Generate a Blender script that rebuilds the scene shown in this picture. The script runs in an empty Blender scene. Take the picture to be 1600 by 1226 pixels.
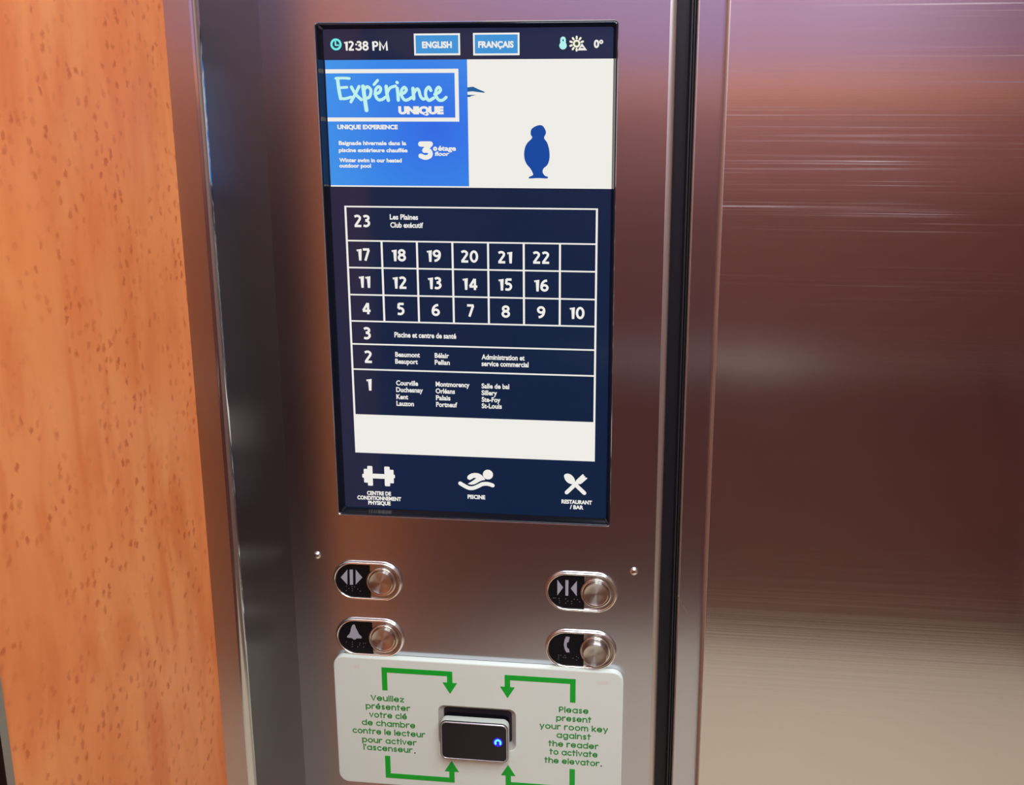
import bpy, bmesh, math, random
from mathutils import Vector, Matrix
random.seed(7)
S = bpy.context.scene
COL = S.collection
PI = math.pi

# ------------------------------------------------------------------ camera, world, exposure
F, CX, CY = 1211.0, 881.22, 462.14            # focal length and principal point, in pixels of the 1600 px frame
CAM = (0.0, -0.72, 1.55)
ax, ay, az = 0.17813452, 0.08511688, 0.00515713
_Rx = Matrix(((1, 0, 0), (0, math.cos(ax), -math.sin(ax)), (0, math.sin(ax), math.cos(ax))))
_Ry = Matrix(((math.cos(ay), 0, math.sin(ay)), (0, 1, 0), (-math.sin(ay), 0, math.cos(ay))))
_Rz = Matrix(((math.cos(az), -math.sin(az), 0), (math.sin(az), math.cos(az), 0), (0, 0, 1)))
ROT = _Rz @ _Rx @ _Ry
def _w(v): return Vector((v[0], v[2], -v[1]))
cam = bpy.data.cameras.new('camera')
cam_o = bpy.data.objects.new('camera', cam); COL.objects.link(cam_o)
_r, _u, _b = _w(ROT.transposed() @ Vector((1, 0, 0))), _w(ROT.transposed() @ Vector((0, -1, 0))), _w(ROT.transposed() @ Vector((0, 0, -1)))
cam_o.matrix_world = Matrix(((_r.x, _u.x, _b.x, CAM[0]), (_r.y, _u.y, _b.y, CAM[1]), (_r.z, _u.z, _b.z, CAM[2]), (0, 0, 0, 1)))
cam.sensor_width = 36.0
cam.lens = F / 1600 * 36
cam.shift_x = (800 - CX) / 1600
cam.shift_y = (CY - 613) / 1600
cam.clip_start = 0.01
S.camera = cam_o
S.view_settings.view_transform = 'Standard'
S.view_settings.look = 'None'
S.view_settings.exposure = 0.0
S.view_settings.gamma = 1.0
S.view_settings.use_curve_mapping = False
wd = bpy.data.worlds.new('world'); S.world = wd; wd.use_nodes = True
wd.node_tree.nodes['Background'].inputs[0].default_value = (0.01, 0.01, 0.012, 1)

LIGHT_POWER = 14.5           # radiance of the ceiling diffusers
FRIEZE_POWER = 0.0

def at(px, py, Y=0.0):
    """the point of the vertical plane y = Y that the photograph shows at a pixel"""
    w = ROT.transposed() @ Vector(((px - CX) / F, (py - CY) / F, 1))
    w = w / w.z * (Y - CAM[1])
    return (w.x, CAM[2] - w.y)
def at_x(px, py, X):
    """the point (y, z) of the side plane x = X at a pixel"""
    w = ROT.transposed() @ Vector(((px - CX) / F, (py - CY) / F, 1))
    w = w / w.x * (X - CAM[0])
    return (CAM[1] + w.z, CAM[2] - w.y)

# ------------------------------------------------------------------ materials
def lin(c):
    out = []
    for v in c:
        v /= 255
        out.append(v / 12.92 if v <= 0.04045 else ((v + 0.055) / 1.055) ** 2.4)
    return (*out, 1.0)
def mat(name):
    m = bpy.data.materials.new(name); m.use_nodes = True
    return m, m.node_tree, m.node_tree.nodes['Principled BSDF']
def plain(name, rgb, rough=0.5, metal=0.0, spec=0.5, noise=0.04, scale=60, coat=0.0):
    m, nt, b = mat(name)
    n = nt.nodes.new('ShaderNodeTexNoise'); n.inputs['Scale'].default_value = scale; n.inputs['Detail'].default_value = 3
    tc = nt.nodes.new('ShaderNodeTexCoord'); nt.links.new(tc.outputs['Object'], n.inputs['Vector'])
    mx = nt.nodes.new('ShaderNodeMix'); mx.data_type = 'RGBA'
    c = lin(rgb)
    mx.inputs[6].default_value = tuple(max(0, v * (1 - noise)) for v in c[:3]) + (1,)
    mx.inputs[7].default_value = tuple(min(1, v * (1 + noise)) for v in c[:3]) + (1,)
    nt.links.new(n.outputs['Fac'], mx.inputs[0]); nt.links.new(mx.outputs[2], b.inputs['Base Color'])
    b.inputs['Roughness'].default_value = rough; b.inputs['Metallic'].default_value = metal
    b.inputs['Specular IOR Level'].default_value = spec; b.inputs['Coat Weight'].default_value = coat
    return m
def glow(name, rgb, strength=1.0, rough=0.15, spec=0.3):
    m, nt, b = mat(name)
    b.inputs['Base Color'].default_value = (0.004, 0.004, 0.005, 1)
    b.inputs['Roughness'].default_value = rough; b.inputs['Specular IOR Level'].default_value = spec
    b.inputs['Emission Color'].default_value = lin(rgb); b.inputs['Emission Strength'].default_value = strength
    return m
def steel(name, rgb=(205, 198, 195), rough=0.11, aniso=0.8, rot=0.25, streak=0.02, bump=0.015, axis='h', scratches=0.0, metallic=1.0):
    m, nt, b = mat(name)
    L = nt.links
    tc = nt.nodes.new('ShaderNodeTexCoord')
    mp = nt.nodes.new('ShaderNodeMapping'); L.new(tc.outputs['Object'], mp.inputs['Vector'])
    mp.inputs['Scale'].default_value = (2.2, 2.2, 500) if axis == 'h' else (500, 500, 2.2)
    n = nt.nodes.new('ShaderNodeTexNoise'); n.inputs['Scale'].default_value = 1.0; n.inputs['Detail'].default_value = 4
    L.new(mp.outputs['Vector'], n.inputs['Vector'])
    mr = nt.nodes.new('ShaderNodeMapRange'); L.new(n.outputs['Fac'], mr.inputs['Value'])
    mr.inputs['To Min'].default_value = rough - streak; mr.inputs['To Max'].default_value = rough + streak
    if scratches:      # sparse long hairline scratches that scatter more than the rest of the sheet
        def nz(sc, det, lo, hi):
            m_ = nt.nodes.new('ShaderNodeMapping'); m_.inputs['Scale'].default_value = sc; L.new(tc.outputs['Object'], m_.inputs['Vector'])
            q = nt.nodes.new('ShaderNodeTexNoise'); q.inputs['Scale'].default_value = 1.0; q.inputs['Detail'].default_value = det; L.new(m_.outputs['Vector'], q.inputs['Vector'])
            w = nt.nodes.new('ShaderNodeMapRange'); w.inputs['From Min'].default_value = lo; w.inputs['From Max'].default_value = hi; L.new(q.outputs['Fac'], w.inputs['Value'])
            return w.outputs['Result']
        mm = nt.nodes.new('ShaderNodeMath'); mm.operation = 'MULTIPLY'
        zz = nt.nodes.new('ShaderNodeSeparateXYZ'); L.new(tc.outputs['Object'], zz.inputs[0])
        zw = nt.nodes.new('ShaderNodeMapRange'); zw.inputs['From Min'].default_value = 1.36; zw.inputs['From Max'].default_value = 1.47; L.new(zz.outputs[2], zw.inputs['Value'])
        zm = nt.nodes.new('ShaderNodeMath'); zm.operation = 'MULTIPLY'; L.new(nz((5, 5, 7), 2, 0.36, 0.6), zm.inputs[0]); L.new(zw.outputs['Result'], zm.inputs[1])
        L.new(nz((2.5, 2.5, 420), 3, 0.56, 0.74), mm.inputs[0]); L.new(zm.outputs[0], mm.inputs[1])
        ma = nt.nodes.new('ShaderNodeMath'); ma.operation = 'MULTIPLY_ADD'; ma.inputs[1].default_value = scratches
        L.new(mm.outputs[0], ma.inputs[0]); L.new(mr.outputs['Result'], ma.inputs[2]); L.new(ma.outputs[0], b.inputs['Roughness'])
    else: L.new(mr.outputs['Result'], b.inputs['Roughness'])
    bp = nt.nodes.new('ShaderNodeBump'); bp.inputs['Strength'].default_value = bump; bp.inputs['Distance'].default_value = 0.001
    L.new(n.outputs['Fac'], bp.inputs['Height']); L.new(bp.outputs['Normal'], b.inputs['Normal'])
    b.inputs['Base Color'].default_value = lin(rgb); b.inputs['Metallic'].default_value = metallic
    b.inputs['Anisotropic'].default_value = aniso; b.inputs['Anisotropic Rotation'].default_value = rot
    tg = nt.nodes.new('ShaderNodeTangent'); tg.direction_type = 'UV_MAP'; tg.uv_map = 'uv'
    L.new(tg.outputs['Tangent'], b.inputs['Tangent'])
    return m
def turned(name, rgb=(210, 205, 198), rough=0.3):
    """face of a turned metal button: brushed in circles round its own axis"""
    m, nt, b = mat(name)
    b.inputs['Base Color'].default_value = lin(rgb); b.inputs['Metallic'].default_value = 1.0
    b.inputs['Roughness'].default_value = rough; b.inputs['Anisotropic'].default_value = 0.9
    b.inputs['Anisotropic Rotation'].default_value = 0.25
    tg = nt.nodes.new('ShaderNodeTangent'); tg.direction_type = 'RADIAL'; tg.axis = 'Y'
    nt.links.new(tg.outputs['Tangent'], b.inputs['Tangent'])
    return m
def maple(name, c0=(246, 152, 88), c1=(236, 126, 64), spot=(188, 82, 34), rough=0.38):
    m, nt, b = mat(name)
    L = nt.links; N = nt.nodes.new
    tc = N('ShaderNodeTexCoord')
    def noise(scale, vec, detail=3, dist=0.0):
        mp = N('ShaderNodeMapping'); mp.inputs['Scale'].default_value = vec; L.new(tc.outputs['Object'], mp.inputs['Vector'])
        n = N('ShaderNodeTexNoise'); n.inputs['Scale'].default_value = scale; n.inputs['Detail'].default_value = detail
        n.inputs['Distortion'].default_value = dist
        L.new(mp.outputs['Vector'], n.inputs['Vector']); return n.outputs['Fac']
    def ramp(src, a, c):
        r = N('ShaderNodeMapRange'); r.interpolation_type = 'SMOOTHSTEP'
        r.inputs['From Min'].default_value = a; r.inputs['From Max'].default_value = c
        L.new(src, r.inputs['Value']); return r.outputs['Result']
    def mix(fac, a, c):
        x = N('ShaderNodeMix'); x.data_type = 'RGBA'; L.new(fac, x.inputs[0])
        for k, v in ((6, a), (7, c)):
            if isinstance(v, tuple): x.inputs[k].default_value = v
            else: L.new(v, x.inputs[k])
        return x.outputs[2]
    base = mix(ramp(noise(9, (1, 1, 0.25), 3, 0.6), 0.3, 0.7), lin(c0), lin(c1))
    fine = mix(ramp(noise(45, (1, 1, 0.22), 3, 0.5), 0.35, 0.8), base, lin(tuple(v * 0.965 for v in c1)))
    # bird's eyes: small dark flecks, taller than wide, thicker in some bands
    sx = N('ShaderNodeSeparateXYZ'); L.new(tc.outputs['Object'], sx.inputs[0])
    mp = N('ShaderNodeCombineXYZ'); hz = N('ShaderNodeMath'); hz.operation = 'ADD'
    L.new(sx.outputs[0], hz.inputs[0]); L.new(sx.outputs[1], hz.inputs[1]); L.new(hz.outputs[0], mp.inputs[0])
    vz = N('ShaderNodeMath'); vz.operation = 'MULTIPLY'; vz.inputs[1].default_value = 0.62; L.new(sx.outputs[2], vz.inputs[0]); L.new(vz.outputs[0], mp.inputs[1])
    v = N('ShaderNodeTexVoronoi'); v.voronoi_dimensions = '2D'; v.inputs['Scale'].default_value = 150; v.inputs['Randomness'].default_value = 1.0
    wob = N('ShaderNodeMix'); wob.data_type = 'VECTOR'; wob.inputs[0].default_value = 0.005
    nw = N('ShaderNodeTexNoise'); nw.inputs['Scale'].default_value = 230; L.new(tc.outputs['Object'], nw.inputs['Vector'])
    L.new(mp.outputs[0], wob.inputs[4]); L.new(nw.outputs['Color'], wob.inputs[5])
    L.new(wob.outputs[1], v.inputs['Vector'])
    sp = ramp(v.outputs['Distance'], 0.40, 0.08)
    pick = N('ShaderNodeSeparateColor'); L.new(v.outputs['Color'], pick.inputs[0])
    some = ramp(pick.outputs[0], 0.2, 1.0)
    where = ramp(noise(22, (1, 1, 0.5), 3), 0.33, 0.62)
    m1 = N('ShaderNodeMath'); m1.operation = 'MULTIPLY'; L.new(sp, m1.inputs[0]); L.new(some, m1.inputs[1])
    m2 = N('ShaderNodeMath'); m2.operation = 'MULTIPLY'; L.new(m1.outputs[0], m2.inputs[0]); L.new(where, m2.inputs[1])
    m3 = N('ShaderNodeMath'); m3.operation = 'MULTIPLY'; L.new(m2.outputs[0], m3.inputs[0]); m3.inputs[1].default_value = 0.75
    col = mix(m3.outputs[0], fine, lin(spot))
    L.new(col, b.inputs['Base Color'])
    b.inputs['Roughness'].default_value = rough; b.inputs['Specular IOR Level'].default_value = 0.35
    return m

def advert_blue(name):
    m = glow(name, (50, 118, 228)); nt = m.node_tree; b = nt.nodes['Principled BSDF']; L = nt.links
    tc = nt.nodes.new('ShaderNodeTexCoord'); mp = nt.nodes.new('ShaderNodeMapping')
    mp.inputs['Location'].default_value = (0.185 / 0.13, 0, -1.575 / 0.12); mp.inputs['Scale'].default_value = (1 / 0.13, 1, 1 / 0.12)
    L.new(tc.outputs['Object'], mp.inputs['Vector'])
    gr = nt.nodes.new('ShaderNodeTexGradient'); gr.gradient_type = 'SPHERICAL'; L.new(mp.outputs['Vector'], gr.inputs['Vector'])
    mx = nt.nodes.new('ShaderNodeMix'); mx.data_type = 'RGBA'; L.new(gr.outputs['Fac'], mx.inputs[0])
    mx.inputs[6].default_value = lin((56, 150, 232)); mx.inputs[7].default_value = lin((48, 104, 226))
    L.new(mx.outputs[2], b.inputs['Emission Color'])
    return m
M = {
    'steel': steel('brushed_steel', rgb=(206, 206, 214), rough=0.25, rot=0.0, aniso=0.85, axis='v', bump=0.003, streak=0.008),
    'steel_door': steel('brushed_door_steel', rgb=(220, 212, 206), rough=0.11, streak=0.03, bump=0.02, scratches=0.2),
    'edge': steel('worn_steel_edge', (215, 205, 198), rough=0.36, aniso=0.3),
    'polished_edge': plain('polished_steel_edge', (214, 210, 206), 0.12, 1.0, noise=0.01),
    'return': steel('dark_return_steel', (120, 111, 111), rough=0.34, aniso=0.6, rot=0.0, axis='v'),  # return of the corner post, darker in tone than its face
    'post': steel('brushed_post_steel', rough=0.26, rot=0.0, axis='v'),
    'chrome': plain('polished_metal', (236, 230, 218), 0.2, 1.0, noise=0.01),
    'satin': plain('satin_metal', (190, 182, 174), 0.28, 1.0, noise=0.02),
    'turned': turned('turned_metal'),
    'maple': maple('birdseye_maple'),
    'maple_dim': maple('maple_wall', rough=0.45),
    'mahogany': plain('dark_mahogany', (112, 61, 55), 0.5, noise=0.15, scale=6),
    'cream_wall': plain('taupe_laminate', (150, 122, 112), 0.5, noise=0.03, scale=8),
    'cherry': plain('cherry_wood', (116, 62, 50), 0.5, noise=0.12, scale=8),
    'rail': plain('cherry_rail', (186, 118, 88), 0.5, noise=0.1, scale=8),
    'lighter_band': plain('added_lighter_band', (136, 80, 72), 0.5, noise=0.12, scale=6),
    'mauve': plain('mauve_panel', (146, 108, 134), 0.6, noise=0.03),
    'floor': plain('beige_stone', (246, 230, 200), 0.35, noise=0.05, scale=5),
    'ceiling': plain('ceiling_paint', (200, 185, 185), 0.7),
    'dark': plain('dark_recess', (46, 42, 48), 0.4),
    'seal': plain('black_seal', (40, 36, 38), 0.45),
    'black_gloss': plain('black_gloss', (20, 19, 25), 0.12, spec=0.8),
    'label': plain('black_label_plate', (12, 11, 16), 0.45, spec=0.2),
    'grey': plain('grey_print', (170, 168, 172), 0.6),
    'braille': plain('braille_grey', (95, 92, 96), 0.5),
    'plate': plain('white_acrylic', (234, 240, 224), 0.22, noise=0.015, scale=14, coat=0.3),
    'plate_edge': plain('acrylic_edge', (196, 200, 172), 0.25),
    'green': plain('green_print', (0, 178, 42), 0.4),
    'green_text': plain('green_lettering', (66, 162, 74), 0.5),
    'taupe': plain('cutout_grey', (196, 184, 172), 0.45),
    'residue': plain('tape_residue', (231, 227, 211), 0.5),
    'dot': plain('dark_print', (86, 74, 66), 0.5),
    'reader_body': plain('reader_housing', (214, 218, 205), 0.35),
    'reader_face': plain('reader_face', (26, 25, 31), 0.35, noise=0.2, scale=900),
    'reader_rim': plain('reader_rim', (196, 186, 186), 0.25, 0.6),
    'led_core': glow('indicator_core', (90, 220, 250), 1.6),
    'led_halo': glow('indicator_halo', (52, 26, 226), 1.0),
    'screen': glow('screen_navy', (6, 31, 62), 1.0, 0.12, 0.5),
    'white': glow('screen_white', (238, 236, 230), 1.0),
    'blue': advert_blue('screen_blue'),
    'button_blue': glow('screen_button_blue', (58, 146, 212), 1.0),
    'cyan': glow('screen_cyan', (190, 240, 234), 1.0),
    'aqua': glow('screen_aqua', (176, 240, 234), 1.0),
    'clock': glow('screen_cyan_blue', (110, 235, 232), 1.0),
    'cream': glow('screen_cream', (238, 238, 214), 1.0),
    'figure': glow('screen_deep_blue', (8, 70, 156), 1.0),
    'beak': glow('screen_teal_blue', (22, 92, 150), 1.0),
    'dark_green': glow('screen_dark_green', (52, 74, 40), 1.0),
    'lamp': glow('diffuser', (230, 243, 255), LIGHT_POWER, 0.6, 0.1),
}

# ------------------------------------------------------------------ mesh helpers
class MB:
    def __init__(self): self.v = []; self.f = []
    def add(self, verts, faces):
        o = len(self.v); self.v += [tuple(p) for p in verts]; self.f += [tuple(i + o for i in f) for f in faces]
    def box(self, x0, x1, y0, y1, z0, z1):
        self.add([(x, y, z) for x in (x0, x1) for y in (y0, y1) for z in (z0, z1)],
                 [(0, 1, 3, 2), (4, 6, 7, 5), (0, 4, 5, 1), (2, 3, 7, 6), (0, 2, 6, 4), (1, 5, 7, 3)])
    def prism(self, loop, y0, y1):
        """closed outline of (x, z) between the front y0 and the back y1"""
        n = len(loop)
        self.add([(x, y0, z) for x, z in loop] + [(x, y1, z) for x, z in loop],
                 [tuple(range(n)), tuple(range(2 * n - 1, n - 1, -1))] + [(i, i + n, (i + 1) % n + n, (i + 1) % n) for i in range(n)])
    def rect(self, x0, x1, z0, z1, y0, y1): self.prism([(x0, z0), (x1, z0), (x1, z1), (x0, z1)], y0, y1)
    def loops(self, loops, cap0=False, cap1=False):
        """loops: lists of equally many (x, y, z) points, bridged one to the next"""
        n = len(loops[0]); o = []
        for l in loops: o += l
        f = []
        for k in range(len(loops) - 1):
            for i in range(n):
                j = (i + 1) % n
                f.append((k * n + i, k * n + j, (k + 1) * n + j, (k + 1) * n + i))
        if cap0: f.append(tuple(range(n - 1, -1, -1)))
        if cap1: f.append(tuple(range((len(loops) - 1) * n, len(loops) * n)))
        self.add(o, f)
    def extrude(self, prof, z0, z1):
        """open (x, y) profile drawn from z0 to z1; None breaks it so that flat faces keep flat shading"""
        if None in prof:
            k = prof.index(None); self.extrude(prof[:k], z0, z1); prof = prof[k + 1:]
            return self.extrude(prof, z0, z1)
        n = len(prof)
        self.add([(x, y, z0) for x, y in prof] + [(x, y, z1) for x, y in prof], [(i, i + 1, i + 1 + n, i + n) for i in range(n - 1)])
    def stroke(self, pts, w, y0, y1, smooth=True, cap=True, closed=False, w1=None):
        """flat brush stroke along (x, z) points"""
        if smooth and len(pts) > 2: pts = spline(pts, closed)
        n = len(pts)
        Ls, Rs = [], []
        for i, p in enumerate(pts):
            if closed: a, b = pts[i - 1], pts[(i + 1) % n]
            else: a, b = pts[max(i - 1, 0)], pts[min(i + 1, n - 1)]
            dx, dz = b[0] - a[0], b[1] - a[1]; l = math.hypot(dx, dz) or 1
            ww = w if w1 is None else w + (w1 - w) * i / (n - 1)
            k = 1.0
            if 0 < i < n - 1 or closed:
                q, r = (p[0] - a[0], p[1] - a[1]), (b[0] - p[0], b[1] - p[1])
                lq, lr = math.hypot(*q) or 1, math.hypot(*r) or 1
                c = (q[0] * r[0] + q[1] * r[1]) / lq / lr
                k = min(1.6, 1 / max(0.3, math.sqrt(max(0, (1 + c) / 2))))
            nx, nz = -dz / l * ww / 2 * k, dx / l * ww / 2 * k
            Ls.append((p[0] + nx, p[1] + nz)); Rs.append((p[0] - nx, p[1] - nz))
        v, f = [], []
        for (a, b) in zip(Ls, Rs): v += [(a[0], y0, a[1]), (b[0], y0, b[1]), (a[0], y1, a[1]), (b[0], y1, b[1])]
        for i in range(n if closed else n - 1):
            a, b = 4 * i, 4 * ((i + 1) % n)
            f += [(a, a + 1, b + 1, b), (a, b, b + 2, a + 2), (a + 1, a + 3, b + 3, b + 1)]
        self.add(v, f)
        if cap and not closed:
            for p, ww in ((pts[0], w), (pts[-1], w1 or w)):
                self.prism([(p[0] + ww / 2 * math.cos(t * PI / 6), p[1] + ww / 2 * math.sin(t * PI / 6)) for t in range(12)], y0, y1)
    def build(self, name, m, parent=None, smooth=None, recalc=True):
        me = bpy.data.meshes.new(name); me.from_pydata(self.v, [], self.f)
        if recalc:
            bm = bmesh.new(); bm.from_mesh(me); bmesh.ops.recalc_face_normals(bm, faces=bm.faces); bm.to_mesh(me); bm.free()
        uv = me.uv_layers.new(name='uv')
        for p in me.polygons:
            for li in p.loop_indices:
                co = me.vertices[me.loops[li].vertex_index].co
                uv.data[li].uv = (co.x - co.y, co.z + 0.3 * co.y)
        if smooth is not None:
            me.shade_smooth(); me.set_sharp_from_angle(angle=math.radians(smooth))
        me.materials.append(m)
        o = bpy.data.objects.new(name, me); COL.objects.link(o)
        if parent is not None: put(o, parent)
        return o
def put(o, parent):
    o.parent = parent
    bpy.context.view_layer.update()
    o.matrix_parent_inverse = parent.matrix_world.inverted()
def spline(p, closed=False, k=6):
    n = len(p); out = []
    for i in range(n if closed else n - 1):
        if closed: a, b, c, d = p[i - 1], p[i], p[(i + 1) % n], p[(i + 2) % n]
        else: a, b, c, d = p[max(i - 1, 0)], p[i], p[i + 1], p[min(i + 2, n - 1)]
        for s in range(k):
            t = s / k
            out.append(tuple(0.5 * (2 * b[q] + (c[q] - a[q]) * t + (2 * a[q] - 5 * b[q] + 4 * c[q] - d[q]) * t * t + (3 * b[q] - a[q] - 3 * c[q] + d[q]) * t ** 3) for q in (0, 1)))
    if not closed: out.append(p[-1])
    return out
def rr(x0, x1, z0, z1, r, n=6):
    out = []
    for cx, cz, a in ((x1 - r, z1 - r, 0), (x0 + r, z1 - r, 90), (x0 + r, z0 + r, 180), (x1 - r, z0 + r, 270)):
        for k in range(n + 1):
            t = math.radians(a + 90 * k / n); out.append((cx + r * math.cos(t), cz + r * math.sin(t)))
    return out
def stadium(cx, cz, half, r, n=20):
    out = []
    for s, a in ((1, -90), (-1, 90)):
        for k in range(n + 1):
            t = math.radians(a + 180 * k / n); out.append((cx + s * half + r * math.cos(t), cz + r * math.sin(t)))
    return out
def circle(cx, cz, r, n=40): return [(cx + r * math.cos(2 * PI * k / n), cz + r * math.sin(2 * PI * k / n)) for k in range(n)]
def L3(loop, y): return [(x, y, z) for x, z in loop]
def arc(cx, cz, r, a0, a1, n=14): return [(cx + r * math.cos(math.radians(a0 + (a1 - a0) * k / n)), cz + r * math.sin(math.radians(a0 + (a1 - a0) * k / n))) for k in range(n + 1)]

def empty(name, loc, label, cat, group=None):
    o = bpy.data.objects.new(name, None); COL.objects.link(o); o.location = loc; o.empty_display_size = 0.02
    o['label'] = label; o['category'] = cat
    if group: o['group'] = group
    bpy.context.view_layer.update()
    return o
def struct(o): o['kind'] = 'structure'; return o
def tag(o, label, cat, group=None):
    o['label'] = label; o['category'] = cat
    if group: o['group'] = group
    return o

def text_verts(s, bold=0.0, spacing=1.0):
    cu = bpy.data.curves.new('text', 'FONT'); cu.body = s; cu.size = 1.0; cu.offset = bold; cu.space_character = spacing
    cu.extrude = 0.0; cu.resolution_u = 4
    o = bpy.data.objects.new('text', cu); COL.objects.link(o)
    dg = bpy.context.evaluated_depsgraph_get()
    me = bpy.data.meshes.new_from_object(o.evaluated_get(dg))
    v = [(p.co.x, p.co.y) for p in me.vertices]; f = [tuple(p.vertices) for p in me.polygons]
    bpy.data.objects.remove(o); bpy.data.curves.remove(cu); bpy.data.meshes.remove(me)
    return v, f
DIG = {'P': (0.60, [[(0.09, 0.0), (0.09, 0.905), (0.30, 0.905)] + [(0.30 + 0.19 * math.cos(math.radians(90 - 18 * t)), 0.69 + 0.215 * math.sin(math.radians(90 - 18 * t))) for t in range(1, 11)] + [(0.10, 0.475)]]),
       'M': (0.86, [[(0.09, 0.0), (0.13, 0.90), (0.43, 0.22), (0.73, 0.90), (0.77, 0.0)]]), ':': (0.24, [[(0.12, 0.1), (0.12, 0.26)], [(0.12, 0.56), (0.12, 0.72)]]),  # strokes of upright numerals, one unit tall (outer height), with their width
    '0': (0.62, [[(0.31 + 0.22 * math.cos(2 * PI * t / 24), 0.5 + 0.41 * math.sin(2 * PI * t / 24)) for t in range(25)]]),
    '1': (0.40, [[(0.06, 0.80), (0.28, 0.91), (0.28, 0.0)]]),
    '2': (0.58, [[(0.07, 0.84), (0.20, 0.91), (0.34, 0.90), (0.44, 0.80), (0.44, 0.66), (0.34, 0.48), (0.10, 0.095)], [(0.05, 0.085), (0.54, 0.085)]]),
    '3': (0.56, [[(0.08, 0.85), (0.20, 0.91), (0.33, 0.90), (0.42, 0.82), (0.42, 0.68), (0.32, 0.58), (0.20, 0.55)], [(0.20, 0.54), (0.34, 0.51), (0.44, 0.41), (0.45, 0.26), (0.36, 0.13), (0.22, 0.085), (0.06, 0.13)]]),
    '4': (0.64, [[(0.44, 0.0), (0.44, 0.92)], [(0.42, 0.90), (0.09, 0.30)], [(0.06, 0.28), (0.61, 0.28)]]),
    '5': (0.56, [[(0.50, 0.915), (0.14, 0.915)], [(0.15, 0.95), (0.12, 0.54)], [(0.12, 0.53), (0.27, 0.57), (0.41, 0.49), (0.455, 0.32), (0.39, 0.16), (0.25, 0.085), (0.06, 0.12)]]),
    '6': (0.60, [[(0.49, 0.90), (0.32, 0.86), (0.17, 0.70), (0.10, 0.45), (0.11, 0.25)], [(0.31 + 0.205 * math.cos(2 * PI * t / 20), 0.305 + 0.215 * math.sin(2 * PI * t / 20)) for t in range(21)]]),
    '7': (0.56, [[(0.04, 0.915), (0.50, 0.915)], [(0.46, 0.90), (0.19, 0.0)]]),
    '8': (0.60, [[(0.30 + 0.185 * math.cos(2 * PI * t / 20), 0.725 + 0.185 * math.sin(2 * PI * t / 20)) for t in range(21)], [(0.30 + 0.215 * math.cos(2 * PI * t / 20), 0.30 + 0.215 * math.sin(2 * PI * t / 20)) for t in range(21)]]),
    '9': (0.60, [[(0.12, 0.10), (0.28, 0.14), (0.43, 0.30), (0.50, 0.55), (0.49, 0.75)], [(0.29 + 0.205 * math.cos(2 * PI * t / 20), 0.695 + 0.215 * math.sin(2 * PI * t / 20)) for t in range(21)]]),
}
WID = 1.16
def number(mb, s, xc, zb, h, y, gap=0.06):
    """numerals centred on xc, standing on zb, h tall"""
    total = sum(DIG[c][0] for c in s) + gap * (len(s) - 1)
    x = xc - total * h * WID / 2
    for i, c in enumerate(s):
        for j, ln in enumerate(DIG[c][1]):
            closed = len(ln) > 18
            mb.stroke([(x + p[0] * h * WID, zb + p[1] * h) for p in (ln[:-1] if closed else ln)], 0.19 * h, y - 0.00001 * j, y + 0.0002, smooth=not closed and c not in '147PM', closed=closed, cap=False)
        x += (DIG[c][0] + gap) * h * WID
_capcache = {}
def cap_height(s, bold):
    probe = 'H' if not s.strip().isdigit() else '8'
    k = (probe, bold)
    if k not in _capcache:
        v, _ = text_verts(probe, bold); _capcache[k] = (min(p[1] for p in v), max(p[1] for p in v))
    return _capcache[k]
def text(mb, s, x0, x1, zb, h, y, bold=0.0, skew=0.0, spacing=1.0):
    """a line of lettering between x0 and x1 on the baseline zb with capitals h tall"""
    v, f = text_verts(s, bold, spacing)
    lo, hi = cap_height(s, bold)
    a, b = min(p[0] for p in v), max(p[0] for p in v)
    sx, sz = (x1 - x0) / (b - a), h / (hi - lo)
    pts = []
    for px, pz in v:
        z = (pz - lo) * sz
        pts.append((x0 + (px - a) * sx + z * skew, y, zb + z))
    mb.add(pts, [tuple(reversed(q)) for q in f])

# ------------------------------------------------------------------ the lift car
XL, XW, XR = -0.3447, -0.3678, 1.26            # inner corner of the panel, left wall, right wall
DP = -0.108                                    # how far the corner post stands out of the panel
YB, H = -1.6, 2.4
R = 0.009                                      # recess of the screen
b = MB(); b.box(XW - 0.05, XR + 0.05, YB - 0.05, 0.12, -0.05, 0.0); struct(b.build('floor', M['floor']))
b = MB(); b.box(XW - 0.05, XR + 0.05, YB - 0.05, 0.12, H, H + 0.05); struct(b.build('ceiling', M['ceiling']))
# left wall: maple panels with a metal joint strip between them
yA = at_x(0, 1069, XW)[0]; yA = (yA + at_x(21, 1226, XW)[0]) / 2
b = MB()
b.box(XW - 0.05, XW, yA, DP, 0, H)
struct(b.build('wall_left', M['maple']))
b = MB(); b.box(XW - 0.05, XW, YB, yA - 0.014, 0, 1.70); struct(b.build('trim_13', M['cherry']))
b = MB(); b.box(XW - 0.05, XW + 0.006, YB, yA - 0.014, 1.70, 1.80); struct(b.build('trim_15', M['rail']))
b = MB(); b.box(XW - 0.05, XW + 0.002, YB, yA - 0.014, 1.80, H); struct(b.build('trim_16', M['mauve']))
b = MB(); b.box(XW - 0.045, XW + 0.0012, yA - 0.0055, yA, 0, H); struct(b.build('trim_1', M['satin']))
b = MB(); b.box(XW - 0.045, XW - 0.012, yA - 0.014, yA - 0.0055, 0, H); struct(b.build('trim_2', M['dark']))
b = MB(); b.box(XR, XR + 0.05, YB, 0.1, 0, H); struct(b.build('wall_right', M['cream_wall']))
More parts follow.
